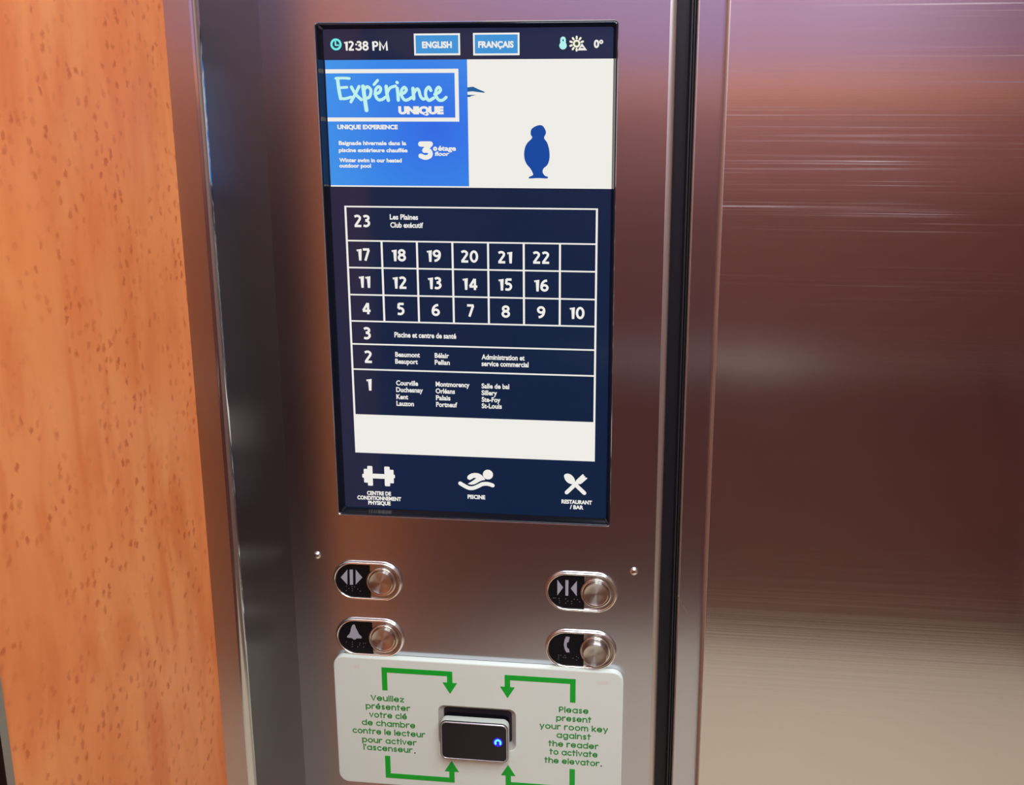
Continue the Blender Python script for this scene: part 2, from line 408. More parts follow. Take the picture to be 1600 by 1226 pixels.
# back wall: dark mahogany below, a maple rail, a mauve frieze above
b = MB(); b.box(XW, XR, YB - 0.05, YB, 0, 1.70); struct(b.build('wall_back', M['mahogany']))
b = MB(); b.box(XW, XR, YB - 0.05, YB + 0.006, 1.70, 1.80); struct(b.build('trim_3', M['rail']))
b = MB(); b.box(XW, XR, YB - 0.05, YB + 0.002, 1.46, 1.70); struct(b.build('trim_14', M['lighter_band']))  # lighter band added so the door steel reflects a paler zone
b = MB(); b.box(XW, XR, YB - 0.05, YB + 0.002, 1.80, H); struct(b.build('trim_4', M['mauve']))
b = MB()
for k in range(16):
    a0, a1 = 2 * PI * k / 16, 2 * PI * (k + 1) / 16
    q = [(x, YB + 0.06 + 0.015 * math.cos(a), 0.955 + 0.015 * math.sin(a)) for x in (XW + 0.12, XR - 0.12) for a in (a0, a1)]
    b.add(q, [(0, 1, 3, 2)])
for x in (XW + 0.2, XR - 0.2): b.box(x - 0.012, x + 0.012, YB, YB + 0.055, 0.943, 0.967)
struct(b.build('trim_5', M['satin'], smooth=40))
# ceiling lights
for k, (x0, x1) in enumerate(((-0.22, 0.22), (0.43, 0.87))):
    t = empty('ceiling_light', ((x0 + x1) / 2, -0.95, H), ('square white ceiling light nearest the maple left wall', 'square white ceiling light nearest the right wall')[k], 'light', 'ceiling lights of the lift')
    b = MB(); b.loops([L3 and [(x, y, H - 0.012) for x, y in rr(x0 - 0.02, x1 + 0.02, -1.42, -0.48, 0.02)], [(x, y, H - 0.012) for x, y in rr(x0, x1, -1.40, -0.50, 0.01)], [(x, y, H) for x, y in rr(x0, x1, -1.40, -0.50, 0.01)], [(x, y, H) for x, y in rr(x0 - 0.02, x1 + 0.02, -1.42, -0.48, 0.02)], [(x, y, H - 0.012) for x, y in rr(x0 - 0.02, x1 + 0.02, -1.42, -0.48, 0.02)]])
    b.build('frame', M['satin'], t)
    b = MB(); b.add([(x0, -1.40, H - 0.006), (x1, -1.40, H - 0.006), (x1, -0.50, H - 0.006), (x0, -0.50, H - 0.006)], [(0, 1, 2, 3)])
    b.build('diffuser', M['lamp'], t, recalc=False)
# corner post: face towards the car, rounded edge, return back to the panel
b = MB()
rad = 0.0065
th = math.radians(14)          # the face leans a little towards the door
def on_arc(a): return (XL - rad + rad * math.sin(a), DP + rad - rad * math.cos(a))
p0 = on_arc(th)
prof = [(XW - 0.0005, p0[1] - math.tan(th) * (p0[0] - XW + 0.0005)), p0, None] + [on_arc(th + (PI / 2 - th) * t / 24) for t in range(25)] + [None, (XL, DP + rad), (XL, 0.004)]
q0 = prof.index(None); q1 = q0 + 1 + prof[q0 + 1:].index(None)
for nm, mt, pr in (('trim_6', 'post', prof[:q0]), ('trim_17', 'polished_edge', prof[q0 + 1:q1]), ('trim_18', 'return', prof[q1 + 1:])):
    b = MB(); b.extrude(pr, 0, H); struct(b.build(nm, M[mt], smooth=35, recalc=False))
# operating panel: steel sheet with the opening for the screen and a rounded right edge
bx0, bx1, bz0, bz1 = -0.2922, -0.0147, 1.1877, 1.6687
XE = 0.0375; re = 0.0065
def with_hole(b, x0, x1, z0, z1, hole, y):
    """flat sheet from x0 to x1, z0 to z1 with an opening (its outline starts at the upper right corner)"""
    n = len(hole); q = n // 4
    cs = [(x1, z1), (x0, z1), (x0, z0), (x1, z0)]
    v = L3(hole, y) + L3(cs, y); f = []
    for k in range(4):
        for i in range(q - 1): f.append((k * q + i, n + k, k * q + i + 1))
        i = k * q + q - 1
        f.append((i, n + k, n + (k + 1) % 4, (i + 1) % n))
    b.add(v, f)
hole = rr(bx0 - 0.0006, bx1 + 0.0006, bz0 - 0.0006, bz1 + 0.0006, 0.0036, 4)
b = MB()
with_hole(b, XL, XE - re, 0.0, H, hole, 0.0)
b.loops([L3(hole, 0.0), L3(rr(bx0, bx1, bz0, bz1, 0.003, 4), 0.0008), L3(rr(bx0, bx1, bz0, bz1, 0.003, 4), 0.002)])
prof = [(XE - re + re * math.sin(t * PI / 40), re - re * math.cos(t * PI / 40)) for t in range(21)] + [None, (XE, re), (XE, 0.06)]
be = MB(); be.extrude(prof, 0, H)
struct(b.build('wall_front', M['steel'], smooth=35, recalc=False))
struct(be.build('trim_10', M['edge'], smooth=35, recalc=False))
# dark gap, jamb strip and door leaf
b = MB(); b.box(XE - 0.02, 0.075, 0.05, 0.06, 0, H); struct(b.build('trim_7', M['dark']))
b = MB()
for x in (0.0512, 0.0535): b.box(x, x + 0.0013, 0.018, 0.05, 0, H)
struct(b.build('trim_8', M['seal']))
XS, XD = 0.0555, 0.0803
def edge_prof(x0, y0, r, yb, xe):
    return [(x0, yb), (x0, y0 + r), None] + [(x0 + r - r * math.cos(t * PI / 40), y0 + r - r * math.sin(t * PI / 40)) for t in range(21)] + [None, (x0 + r, y0), (xe, y0)]
for nm, mt, pr, part in (('trim_9', 'steel', edge_prof(XS, 0.012, 0.002, 0.05, XD + 0.005), 1), ('trim_11', 'edge', edge_prof(XS, 0.012, 0.002, 0.05, XD + 0.005), 0),
                         ('door_1', 'steel_door', edge_prof(XD, 0.004, 0.0035, 0.014, XR), 1), ('trim_12', 'edge', edge_prof(XD, 0.004, 0.0035, 0.014, XR), 0)):
    k = len(pr) - 1 - pr[::-1].index(None)
    b = MB(); b.extrude(pr[k + 1:] if part else pr[:k], 0, H); struct(b.build(nm, M[mt], smooth=35, recalc=False))

jamb = bpy.data.objects['trim_9']
def gouge(pts, w):
    b = MB(); b.stroke([at(x, y, 0.012) for x, y in pts], w, 0.0117, 0.0121, smooth=False); return b
b = gouge([(1059.5, 930), (1062, 936), (1066, 941)], 0.0011); c = gouge([(1066, 944), (1070, 949), (1074, 958)], 0.0008); b.add(c.v, c.f)
b.build('scratch', M['chrome'], jamb)

# ------------------------------------------------------------------ touch screen
SC = empty('touchscreen', ((bx0 + bx1) / 2, 0.0, bz0), 'tall black floor directory touchscreen set into the steel panel', 'screen')
b = MB()
fr = 0.004
o0, o1 = rr(bx0 + 0.0002, bx1 - 0.0002, bz0 + 0.0002, bz1 - 0.0002, 0.003, 4), rr(bx0 + fr, bx1 - fr, bz0 + fr, bz1 - fr, 0.002, 4)
o0b = rr(bx0 + 0.0012, bx1 - 0.0012, bz0 + 0.0012, bz1 - 0.0012, 0.0025, 4)
b.loops([L3(o0, 0.0016), L3(o0b, 0.0012), L3(o0b, 0.004), L3(o1, R + 0.0005)])
b.build('bezel', M['black_gloss'], SC, smooth=30)
b = MB(); b.prism(o1, R, R + 0.012); b.build('display_panel', M['screen'], SC)
def P(x, y): return at(x, y, R)
Y1, Y2, Y3, Y4 = R - 0.0002, R - 0.0004, R - 0.0006, R - 0.0008
def px_per(x, y):
    a, c = P(x, y), P(x, y + 10); return (a[1] - c[1]) / 10
def ptext(mb, s, xa, ya, xb, yb, hpx, Y=Y1, bold=0.03, skew=0.0, spacing=1.0):
    A, B = P(xa, ya), P(xb, yb)
    text(mb, s, A[0], B[0], (A[1] + B[1]) / 2, hpx * px_per((xa + xb) / 2, (ya + yb) / 2), Y, bold, skew, spacing)
def poly(pts): return [P(*p) for p in pts]
# status line
b = MB()
for s_, x_ in (('PM', 594.2), ('12', 545.6), (':', 557), ('38', 566.6)): c = P(x_, 79); number(b, s_, c[0], c[1], 14.8 * px_per(560, 75), Y1, 0.03)
b.build('clock_readout', M['white'], SC)
b = MB(); c = P(525, 69.4); k = px_per(525, 69)
b.stroke([(c[0] + 7.6 * k * math.cos(t * PI / 16), c[1] + 7.6 * k * math.sin(t * PI / 16)) for t in range(32)], 3.4 * k, Y1, R, smooth=False, closed=True)
b.stroke([(c[0] - 0.8 * k, c[1] + 4.5 * k), (c[0] - 0.8 * k, c[1] - 1.2 * k), (c[0] + 4 * k, c[1] - 1.2 * k)], 2.4 * k, Y1, R, smooth=False)
b.build('clock_icon', M['clock'], SC)
def lang(x0, x1, y0, y1, word, tx0, tx1, ty, th):
    A, B = P(x0, y0), P(x1, y1); e = 2.9 * px_per(x0, y0)
    b = MB(); b.rect(A[0], B[0], B[1], A[1], Y1, R); o = b.build('language_button', M['white'], SC)
    b = MB(); b.rect(A[0] + e, B[0] - e, B[1] + e, A[1] - e, Y2, Y1 + 0.0001); b.build('button_face', M['button_blue'], o)
    b = MB(); ptext(b, word, tx0, ty, tx1, ty, th, Y3, 0.045); b.build('button_text', M['white'], o)
lang(646.5, 719.2, 52.5, 86.2, 'ENGLISH', 659.8, 706.2, 75.3, 10.4)
lang(739.0, 811.8, 51.5, 86.2, 'FRANÇAIS', 747.4, 802.7, 74.8, 10.4)
b = MB(); k = px_per(880, 67)
c = P(879.7, 71.2); b.prism(circle(c[0], c[1], 6.1 * k, 24), Y1, R)
a0, a1 = P(879.8, 61.6), P(879.8, 70); b.stroke([a0, a1], 9 * k, Y1, R)
th = b.build('thermometer_icon', M['aqua'], SC)
b = MB(); a0, a1 = P(879.8, 61.5), P(879.8, 64.6); b.stroke([a0, a1], 2 * k, Y2, Y1 + 0.0001, cap=False); b.build('gauge_slot', M['figure'], th)
b = MB(); c = P(901.0, 68.2)
b.prism(circle(c[0], c[1], 6.2 * k, 24), Y1, R)
for j in range(10):
    t = math.radians(90 + 36 * j)
    if j in (7, 6): continue
    b.stroke([(c[0] + 8.2 * k * math.cos(t), c[1] + 8.2 * k * math.sin(t)), (c[0] + 10.8 * k * math.cos(t), c[1] + 10.8 * k * math.sin(t))], 3.2 * k, Y1, R)
su = b.build('sun_icon', M['cream'], SC)
b = MB(); b.prism(circle(c[0], c[1], 3.0 * k, 20), Y2, Y1 + 0.0001); b.build('sun_centre', M['dark_green'], su)
b = MB(); b.stroke(poly([(904.4, 77), (909.3, 70.3), (915.2, 77)]), 3.4 * k, Y3, Y2 + 0.0001, smooth=False, closed=True)
b.build('cloud', M['white'], su)
b = MB(); ptext(b, '0', 927.8, 75.2, 936.2, 75.2, 13.2, bold=0.045)
c = P(939.4, 65.4); b.stroke([(c[0] + 2.2 * k * math.cos(t * PI / 8), c[1] + 2.2 * k * math.sin(t * PI / 8)) for t in range(16)], 2.2 * k, Y1, R, smooth=False, closed=True)
b.build('temperature_readout', M['white'], SC)
# advertisement
A0, Am, A1 = P(509.6, 94.3), P(729.8, 93), P(959.0, 91.3)
B0, Bm, B1 = P(515.4, 291.4), P(733, 293), P(955.3, 295)
xa, xm, xz = (A0[0] + B0[0]) / 2, (Am[0] + Bm[0]) / 2, (A1[0] + B1[0]) / 2
zt, zb = (A0[1] + A1[1]) / 2, (B0[1] + B1[1]) / 2
k = px_per(700, 200)
b = MB(); b.rect(xa, xm, zb, zt, Y1, R); AD = b.build('advertisement', M['blue'], SC)
b = MB(); b.rect(xm, xz, zb, zt, Y1, R); b.rect(xa, xm, zb, zb + 2.2 * k, Y2, Y1 + 0.0001)
pic = b.build('picture', M['white'], AD)
b = MB()
fx1 = P(714, 150)[0]
ft, fb = (P(520, 110.5)[1] + P(712, 111.5)[1]) / 2, (P(520, 186)[1] + P(712, 187.5)[1]) / 2
w = 6.2 * k
b.rect(xa, fx1 + w / 2, ft - w / 2, ft + w / 2, Y2, Y1); b.rect(xa, fx1 + w / 2, fb - w / 2, fb + w / 2, Y2, Y1)
b.rect(fx1 - w / 2, fx1 + w / 2, fb - w / 2, ft + w / 2, Y2, Y1)
b.build('title_frame', M['white'], AD)
def Q(pts): return [P(510 + x * 0.1375, 100 + y * 0.1375) for x, y in pts]
script = [
    ([(128, 165), (140, 270), (163, 392)], 40), ([(108, 163), (190, 160), (262, 164)], 30), ([(135, 272), (235, 264)], 30), ([(163, 392), (215, 394), (282, 376)], 32),
    ([(285, 262), (335, 345), (398, 405)], 36), ([(372, 255), (330, 340), (280, 430)], 34),
    ([(418, 255), (438, 400), (457, 525)], 46), ([(425, 300), (465, 258), (507, 298), (492, 372), (445, 392)], 34),
    ([(552, 342), (602, 322), (618, 280), (592, 258), (560, 295), (560, 360), (592, 405), (635, 402), (670, 378)], 34), ([(542, 234), (583, 186)], 32),
    ([(680, 255), (690, 340), (705, 412)], 40), ([(692, 330), (725, 272), (788, 250)], 32),
    ([(806, 275), (814, 340), (818, 410)], 38), ([(802, 208), (808, 212)], 34),
    ([(845, 345), (892, 322), (910, 290), (885, 265), (855, 300), (855, 360), (890, 408), (930, 404), (968, 380)], 34),
    ([(985, 278), (990, 340), (994, 395)], 40), ([(994, 330), (1028, 285), (1052, 300), (1070, 365), (1098, 398), (1122, 392)], 34),
    ([(1188, 300), (1165, 264), (1132, 300), (1132, 365), (1165, 413), (1222, 385)], 36),
    ([(1232, 345), (1280, 322), (1298, 290), (1274, 264), (1247, 300), (1247, 360), (1278, 408), (1322, 410), (1362, 378)], 34)]
b = MB()
for i, (pts, w) in enumerate(script): b.stroke(Q(pts), w * 0.1375 * k, Y2 - 0.00001 * i, Y1)
b.build('title_script', M['cyan'], AD)
b = MB(); ptext(b, 'UNIQUE', 622.8, 178.2, 693.4, 179, 12.6, Y2, 0.075); b.build('title_word', M['white'], AD)
b = MB(); ptext(b, 'UNIQUE EXPERIENCE', 527.5, 201.6, 621.8, 202.4, 7.2, Y2, 0.05)
ptext(b, 'Baignade hivernale dans la', 529.6, 226.2, 635, 227.2, 6.4, Y2, 0.04)
ptext(b, 'piscine extérieure chauffée', 529.8, 237.4, 637, 238.2, 6.4, Y2, 0.04)
ptext(b, 'Winter swim in our heated', 530.4, 253, 628, 254, 6.4, Y2, 0.04)
ptext(b, 'outdoor pool', 530.6, 261.6, 580, 262.2, 6.2, Y2, 0.04)
b.build('caption', M['white'], AD)
b = MB()
b.stroke(poly([(657.5, 225), (672.5, 225)]), 8.5 * k, Y2, Y1); b.stroke(poly([(672.5, 225), (663.5, 235)]), 8 * k, Y2 - 0.00001, Y1)
b.stroke(poly([(663.5, 234.5), (671.5, 236.5), (672, 243), (665, 246), (657.5, 243.5)]), 7.5 * k, Y2 - 0.00002, Y1)
c = P(680, 232.4); b.stroke([(c[0] + 2.2 * k * math.cos(t * PI / 8), c[1] + 2.2 * k * math.sin(t * PI / 8)) for t in range(16)], 2.4 * k, Y2, Y1, smooth=False, closed=True)
ptext(b, 'étage', 684.6, 235.4, 712.6, 235.8, 8.0, Y2, 0.035)
ptext(b, 'floor', 679, 243.4, 701.5, 243.6, 6.6, Y2, 0.035, 0.2)
b.build('floor_note', M['white'], AD)
def C2(pts): return [P(720 + x * 0.2285, 20 + y * 0.2285) for x, y in pts]
b = MB(); b.prism(C2([(46, 510), (84, 505), (120, 522), (165, 541), (160, 547), (110, 541), (80, 537), (46, 540)]), Y2, Y1)
b.prism(C2([(46, 561), (105, 562), (70, 570), (62, 576), (46, 575)]), Y2, Y1)
b.build('beak_shape', M['beak'], pic)
b = MB(); b.prism(C2(spline([(520, 772), (556, 770), (578, 800), (582, 825), (570, 856), (592, 890), (606, 945), (606, 1000), (592, 1040), (566, 1064), (560, 1090), (576, 1114), (594, 1120),
                  (590, 1132), (530, 1130), (470, 1132), (468, 1122), (494, 1108), (488, 1086), (474, 1062), (448, 1030), (434, 985), (437, 930), (455, 890), (488, 855), (478, 830), (484, 795)], True, 4)), Y2, Y1)
b.build('silhouette', M['figure'], pic)
# floor directory
kR = (0.72 + R) / 0.72
def gx(x): return x * kR
def gz(z): return 1.55 + (z - 1.55) * kR
cols = [gx(x) for x in (-0.2706, -0.2366, -0.2022, -0.1679, -0.1337, -0.0997, -0.0654, -0.0312)]
rows = [gz(z) for z in (1.5020, 1.4695, 1.4435, 1.4170, 1.3909, 1.3679, 1.3423, 1.2958, 1.2555)]
b = MB()
lw, lh = 0.0019, 0.0014
for z in rows[:7]: b.rect(cols[0], cols[-1], z - lh / 2, z + lh / 2, Y2, R)
for x in (cols[0], cols[-1]): b.rect(x - lw / 2, x + lw / 2, rows[7], rows[0] + lh / 2, Y1, R)
for x in cols[1:-1]: b.rect(x - lw / 2, x + lw / 2, rows[4], rows[1], Y1, R)
DR = b.build('floor_directory', M['white'], SC)
b = MB(); b.rect(cols[0] - lw / 2, cols[-1] + lw / 2, rows[8], rows[7], Y1, R); b.build('blank_banner', M['white'], DR)
nums = {'23': (566.2, 345.2), '17': (568.1, 397.5), '18': (623.2, 398.6), '19': (678, 399.6), '20': (733.7, 400.6), '21': (789.1, 401.8), '22': (845.5, 402.4),
        '11': (570, 440), '12': (624.7, 441.4), '13': (679.4, 442.2), '14': (734.5, 443.3), '15': (789.5, 444.4), '16': (845.5, 445.8),
        '4': (573, 481.2), '5': (626.6, 482.6), '6': (681, 484), '7': (735.6, 485), '8': (790.4, 486.6), '9': (845.7, 487.8), '10': (901.3, 488.8),
        '3': (574, 520.5), '2': (575.8, 557.2), '1': (576.9, 600.4)}
for s, (x, y) in nums.items():
    b = MB(); c = P(x, y + 9.4); number(b, s, c[0], c[1], 19 * px_per(x, y), Y2)
    b.build('floor_number', M['white'], DR)
entries = [('Les Plaines', 609.3, 342.8, 653.4, 343.4, 7.6), ('Club exécutif', 610.2, 355.4, 661.4, 356, 7.6), ('Piscine et centre de santé', 616.6, 527, 713, 528.8, 7.6),
           ('Beaumont', 617.8, 557.4, 656.3, 558, 7), ('Beauport', 617.8, 568, 653, 568.6, 7), ('Bélair', 679.4, 558.8, 701.8, 559.4, 7), ('Pellan', 679.4, 569.4, 703, 570, 7),
           ('Administration et', 752.6, 561.6, 819.8, 562.8, 7.4), ('service commercial', 752.6, 572, 826, 573.2, 7.4),
           ('Courville', 619.3, 601.8, 653.5, 602.4, 7), ('Duchesnay', 619.3, 612.4, 661, 613, 7), ('Kent', 619.6, 623.2, 638, 623.6, 7), ('Lauzon', 619.8, 633.8, 647, 634.2, 7),
           ('Montmorency', 681, 603.8, 733.8, 604.6, 7), ('Orléans', 681, 614.3, 711, 614.9, 7), ('Palais', 681.4, 624.9, 704, 625.3, 7), ('Portneuf', 681.6, 635.4, 714.6, 636, 7),
           ('Salle de bal', 752.6, 606.6, 795.8, 607.4, 7), ('Sillery', 752.6, 617, 776.8, 617.6, 7), ('Ste-Foy', 752.8, 627.6, 782, 628.2, 7), ('St-Louis', 752.8, 637.6, 784.2, 638.2, 7)]
for s, xa_, ya_, xb_, yb_, h in entries:
    b = MB(); ptext(b, s, xa_, ya_, xb_, yb_, h * 1.1, Y2, 0.03); b.build('room_name', M['white'], DR)
# the three icons at the foot
def D1(x, y): return P(550 + x * 0.06526, 720 + y * 0.06526)
b = MB()
for x0, y0, x1, y1 in ((365, 116, 505, 590), (280, 186, 400, 516), (246, 305, 320, 400), (490, 302, 790, 425), (772, 132, 916, 603), (880, 208, 1004, 533), (970, 325, 1029, 412)):
    A, B = D1(x0, y0), D1(x1, y1); z = (y1 - y0)
    b.prism(rr(A[0], B[0], B[1], A[1], 0.0009, 3), Y1 - 0.00001 * (len(b.v) % 7), R)
ic = b.build('dumbbell_icon', M['white'], SC)
b = MB(); ptext(b, 'CENTRE DE', 573.6, 773, 611.2, 774, 6.2, Y1, 0.045); ptext(b, 'CONDITIONNEMENT', 558.6, 780.4, 627, 782, 6.2, Y1, 0.045); ptext(b, 'PHYSIQUE', 575.6, 788.2, 610.5, 789, 6.2, Y1, 0.045)
b.build('icon_caption', M['white'], ic)
def D2(pts): return [P(700 + x * 0.0571, 720 + y * 0.0571) for x, y in pts]
b = MB(); k = px_per(745, 755)
c = D2([(1093, 370)])[0]; b.prism(circle(c[0], c[1], 131 * 0.0571 * k, 32), Y1, R)
b.stroke(D2([(335, 610), (460, 685), (570, 735), (690, 738), (820, 690), (940, 632), (1060, 622), (1150, 640), (1222, 668)]), 102 * 0.0571 * k, Y1, R)
b.prism(D2([(527, 450), (540, 408), (590, 365), (650, 338), (740, 325), (830, 338), (900, 370), (960, 425), (1000, 475), (1017, 515), (930, 530), (860, 560), (780, 610), (710, 638), (640, 645), (580, 634), (545, 620), (640, 565), (720, 510), (780, 463), (705, 458), (655, 490), (610, 514), (565, 508), (535, 480)]), Y1, R)
ic = b.build('swimmer_icon', M['white'], SC)
b = MB(); ptext(b, 'PISCINE', 730.8, 779, 758.2, 779.6, 6.4, Y1, 0.045); b.build('icon_caption', M['white'], ic)
def D3(pts): return [P(860 + x * 0.06525, 725 + y * 0.06525) for x, y in pts]
b = MB(); kk = 0.06525 * k
b.prism(D3(spline([(330, 260), (400, 225), (480, 245), (545, 300), (585, 370), (585, 430), (540, 475), (470, 465), (400, 425), (345, 350)], True, 4)), Y1, R)
b.stroke(D3([(560, 450), (812, 690)]), 88 * kk, Y1 - 0.00001, R)
b.stroke(D3([(640, 440), (390, 675)]), 88 * kk, Y1 - 0.00002, R)
b.prism(D3([(612, 390), (640, 360), (772, 240), (800, 248), (798, 285), (830, 282), (832, 318), (882, 325), (880, 345), (745, 462), (715, 475), (655, 470), (612, 430)]), Y1 - 0.00003, R)
ic = b.build('cutlery_icon', M['white'], SC)
b = MB(); ptext(b, 'RESTAURANT', 877.4, 786.4, 925, 787.8, 6.2, Y1, 0.045); ptext(b, '/ BAR', 890.4, 795, 911.6, 795.4, 6.2, Y1, 0.045)
b.build('icon_caption', M['white'], ic)

# ------------------------------------------------------------------ push buttons
def lift_button(name, cx, cz, label, out, symbol, dots, group='round metal push buttons of the panel'):
    t = empty(name, (cx, 0, cz), label, 'button', group)
    half, r = 0.0150, 0.0219
    b = MB()
    b.loops([L3(stadium(cx, cz, half, q), y) for q, y in ((r, 0.0), (r - 0.0001, -0.0008), (r - 0.0005, -0.0020), (r - 0.0012, -0.0030), (r - 0.0020, -0.0035), (r - 0.0028, -0.0033), (r - 0.0034, -0.0025), (r - 0.0036, -0.0014), (r - 0.0036, -0.0008))])
    b.build('bezel', M['chrome'], t, smooth=60)
    b = MB(); b.prism(stadium(cx, cz, half, r - 0.0034), -0.0009, -0.0001); b.build('base_plate', M['satin'], t)
    xe = cx + 0.0030
    lp = [(x, z) for x, z in stadium(cx, cz, half, r - 0.0038) if x < xe]
    zmax = r - 0.0038
    lp = [(xe, cz - zmax), (xe, cz + zmax)] + [p for p in lp if p[0] < cx]
    b = MB(); b.prism(lp, -0.0014, -0.0008); lab = b.build('label_plate', M['label'], t)
    b = MB()
    for s in symbol: b.prism(s, -0.0017, -0.0013)
    b.build('symbol', M['grey'], lab)
    b = MB()
    for x, z in dots:
        for ring in range(2):
            pass
        b.loops([L3(circle(x, z, 0.00055, 8), -0.0014), L3(circle(x, z, 0.0004, 8), -0.0018)], cap1=True)
    b.build('braille', M['braille'], lab)
    bx = cx + half
    def lathe(prof, cap=True):
        m = MB(); m.loops([[(q * math.cos(2 * PI * j / 48), y, q * math.sin(2 * PI * j / 48)) for j in range(48)] for q, y in prof], cap1=cap); return m
    m = lathe([(0.0157, -0.0008), (0.0157, -0.0026), (0.0152, -0.0033), (0.0142, -0.0034), (0.0133, -0.0030), (0.0131, -0.0012)], False)
    col = m.build('collar', M['chrome'], None, smooth=50); col.location = (bx, 0, cz); put(col, t)
    y = -0.0030 - out
    m = lathe([(0.0128, -0.0010), (0.0128, y), (0.0125, y - 0.0008), (0.0118, y - 0.0011), (0.0112, y - 0.0008), (0.0070, y - 0.0005), (0.0004, y - 0.0003)])
    pb = m.build('push_button', M['turned'], None, smooth=40); pb.location = (bx, 0, cz); put(pb, t)
    return t
def Z7(pts): return [at(480 + x * 0.1631, 840 + y * 0.1631, -0.0015) for x, y in pts]
def Z8(pts): return [at(760 + x * 0.1794, 840 + y * 0.1794, -0.0015) for x, y in pts]
def Zb(pts): return [at(480 + x * 0.1, 840 + y * 0.1, -0.0015) for x, y in pts]
ZA, ZB = 1.1158, 1.0512
lift_button('door_open_button', -0.26445, ZA, 'upper left button marked with arrows pointing apart', 0.0006,
            [Z7([(322, 378), (385, 303), (385, 447)]), Z7([(406, 305), (438, 305), (440, 448), (410, 448)]), Z7([(465, 305), (527, 380), (465, 447)])],
            Zb([(612, 757), (700, 765), (740, 766), (650, 790), (705, 796), (790, 800), (612, 825), (705, 826), (828, 833)]))
lift_button('alarm_button', -0.26445, ZB, 'lower left button marked with a bell', 0.0006,
            [Z7([(445, 828), (458, 838), (467, 865), (480, 890), (492, 915), (500, 928), (522, 946), (521, 962), (474, 962), (466, 970), (452, 974), (440, 968), (432, 960), (382, 953), (386, 938), (404, 922), (414, 900), (420, 865), (432, 838)])],
            Z7([(375, 998), (432, 998), (432, 1020), (432, 1042), (484, 1043), (505, 1008), (503, 1025), (538, 1010), (556, 1010), (540, 1046)]))
lift_button('door_close_button', -0.04215, ZA, 'upper right button marked with arrows pointing together', 0.0008,
            [Z8([(618, 365), (668, 432), (618, 500)]), Z8([(688, 368), (715, 370), (713, 503), (688, 502)]), Z8([(788, 375), (787, 507), (735, 440)])],
            Z8([(585, 524), (600, 524), (633, 528), (637, 546), (637, 566), (690, 532), (708, 550), (690, 568), (742, 555), (742, 573), (764, 535), (793, 538), (812, 558)]))
lift_button('phone_button', -0.04215, ZB, 'lower right button marked with a telephone handset', 0.0060,
            [Z8([(694, 860), (726, 864), (716, 906), (701, 912), (699, 940), (706, 962), (718, 966), (724, 996), (698, 996), (682, 968), (674, 930), (680, 890)])],
            Z8([(628, 1022), (648, 1022), (628, 1038), (628, 1056), (672, 1040), (684, 1024), (690, 1042), (753, 1048), (785, 1034), (800, 1046), (785, 1064)]))
# dome head screws beside the buttons
for (x, z, lb) in ((-0.3174, 1.1412, 'small domed steel screw left of the upper left button'), (0.0104, 1.1409, 'small domed steel screw right of the upper right button')):
    m = MB(); prof = [(0.0041 * math.cos(a), -0.0032 * math.sin(a)) for a in [k * PI / 16 for k in range(8)]] + [(0.0003, -0.0032)]
    m.loops([[(q * math.cos(2 * PI * j / 24), y, q * math.sin(2 * PI * j / 24)) for j in range(24)] for q, y in prof], cap1=True)
    o = m.build('screw', M['chrome'], None, smooth=60); o.location = (x, 0, z); tag(o, lb, 'screw', 'screws of the panel')

# ------------------------------------------------------------------ instruction plate
T = 0.007
pT = (at(600, 1029, -T)[1] + at(930, 1048.5, -T)[1]) / 2
pL, pR_ = (at(523, 1080, -T)[0] + at(529, 1200, -T)[0]) / 2, (at(974.3, 1068, -T)[0] + at(971, 1220, -T)[0]) / 2
pB = at(590, 1224.5, -T)[1]
PLT = empty('instruction_plate', ((pL + pR_) / 2, 0, pB), 'white plastic instruction plate with green arrows and lettering round the card reader', 'sign')
hL, hR, hT = at(685.2, 1130, -T)[0], at(805.6, 1150, -T)[0], (at(720, 1104.5, -T)[1] + at(780, 1107.5, -T)[1]) / 2
hB = hT - 0.048
b = MB()
def prr(d, r): return rr(pL + d, pR_ - d, pB + d, pT - d, r, 6)
def hrr(d, r): return rr(hL - d, hR + d, hB - d, hT + d, r, 6)
b.loops([L3(prr(0.0002, 0.0115), -0.0003), L3(prr(0, 0.0117), -T + 0.0012), L3(prr(0.0004, 0.0113), -T + 0.0004), L3(prr(0.0012, 0.0105), -T)])
b.loops([L3(prr(0.0012, 0.0105), -T), L3(hrr(0.0008, 0.0078), -T)])
b.loops([L3(hrr(0.0008, 0.0078), -T), L3(hrr(0.0002, 0.0072), -T + 0.0004)])
b.build('plate', M['plate'], PLT, smooth=35)
b = MB(); b.loops([L3(hrr(0.0002, 0.0072), -T + 0.0004), L3(hrr(-0.0046, 0.0045), -0.002), L3(hrr(-0.0046, 0.0045), -0.0004)]); b.build('cutout_rim', M['taupe'], PLT, smooth=35)
b = MB(); b.prism(hrr(-0.004, 0.005), -0.0006, -0.0002); b.build('cutout_backing', M['dark'], PLT)
YP = -T - 0.0002
def PP(x, y): return at(x, y, -T)
kp = (PP(640, 1120)[1] - PP(640, 1130)[1]) / 10
def c9(x, y): return PP(500 + x * 0.1762, 1010 + y * 0.1762)
def c10(x, y): return PP(740 + x * 0.1762, 1010 + y * 0.1762)
aw = 0.0057
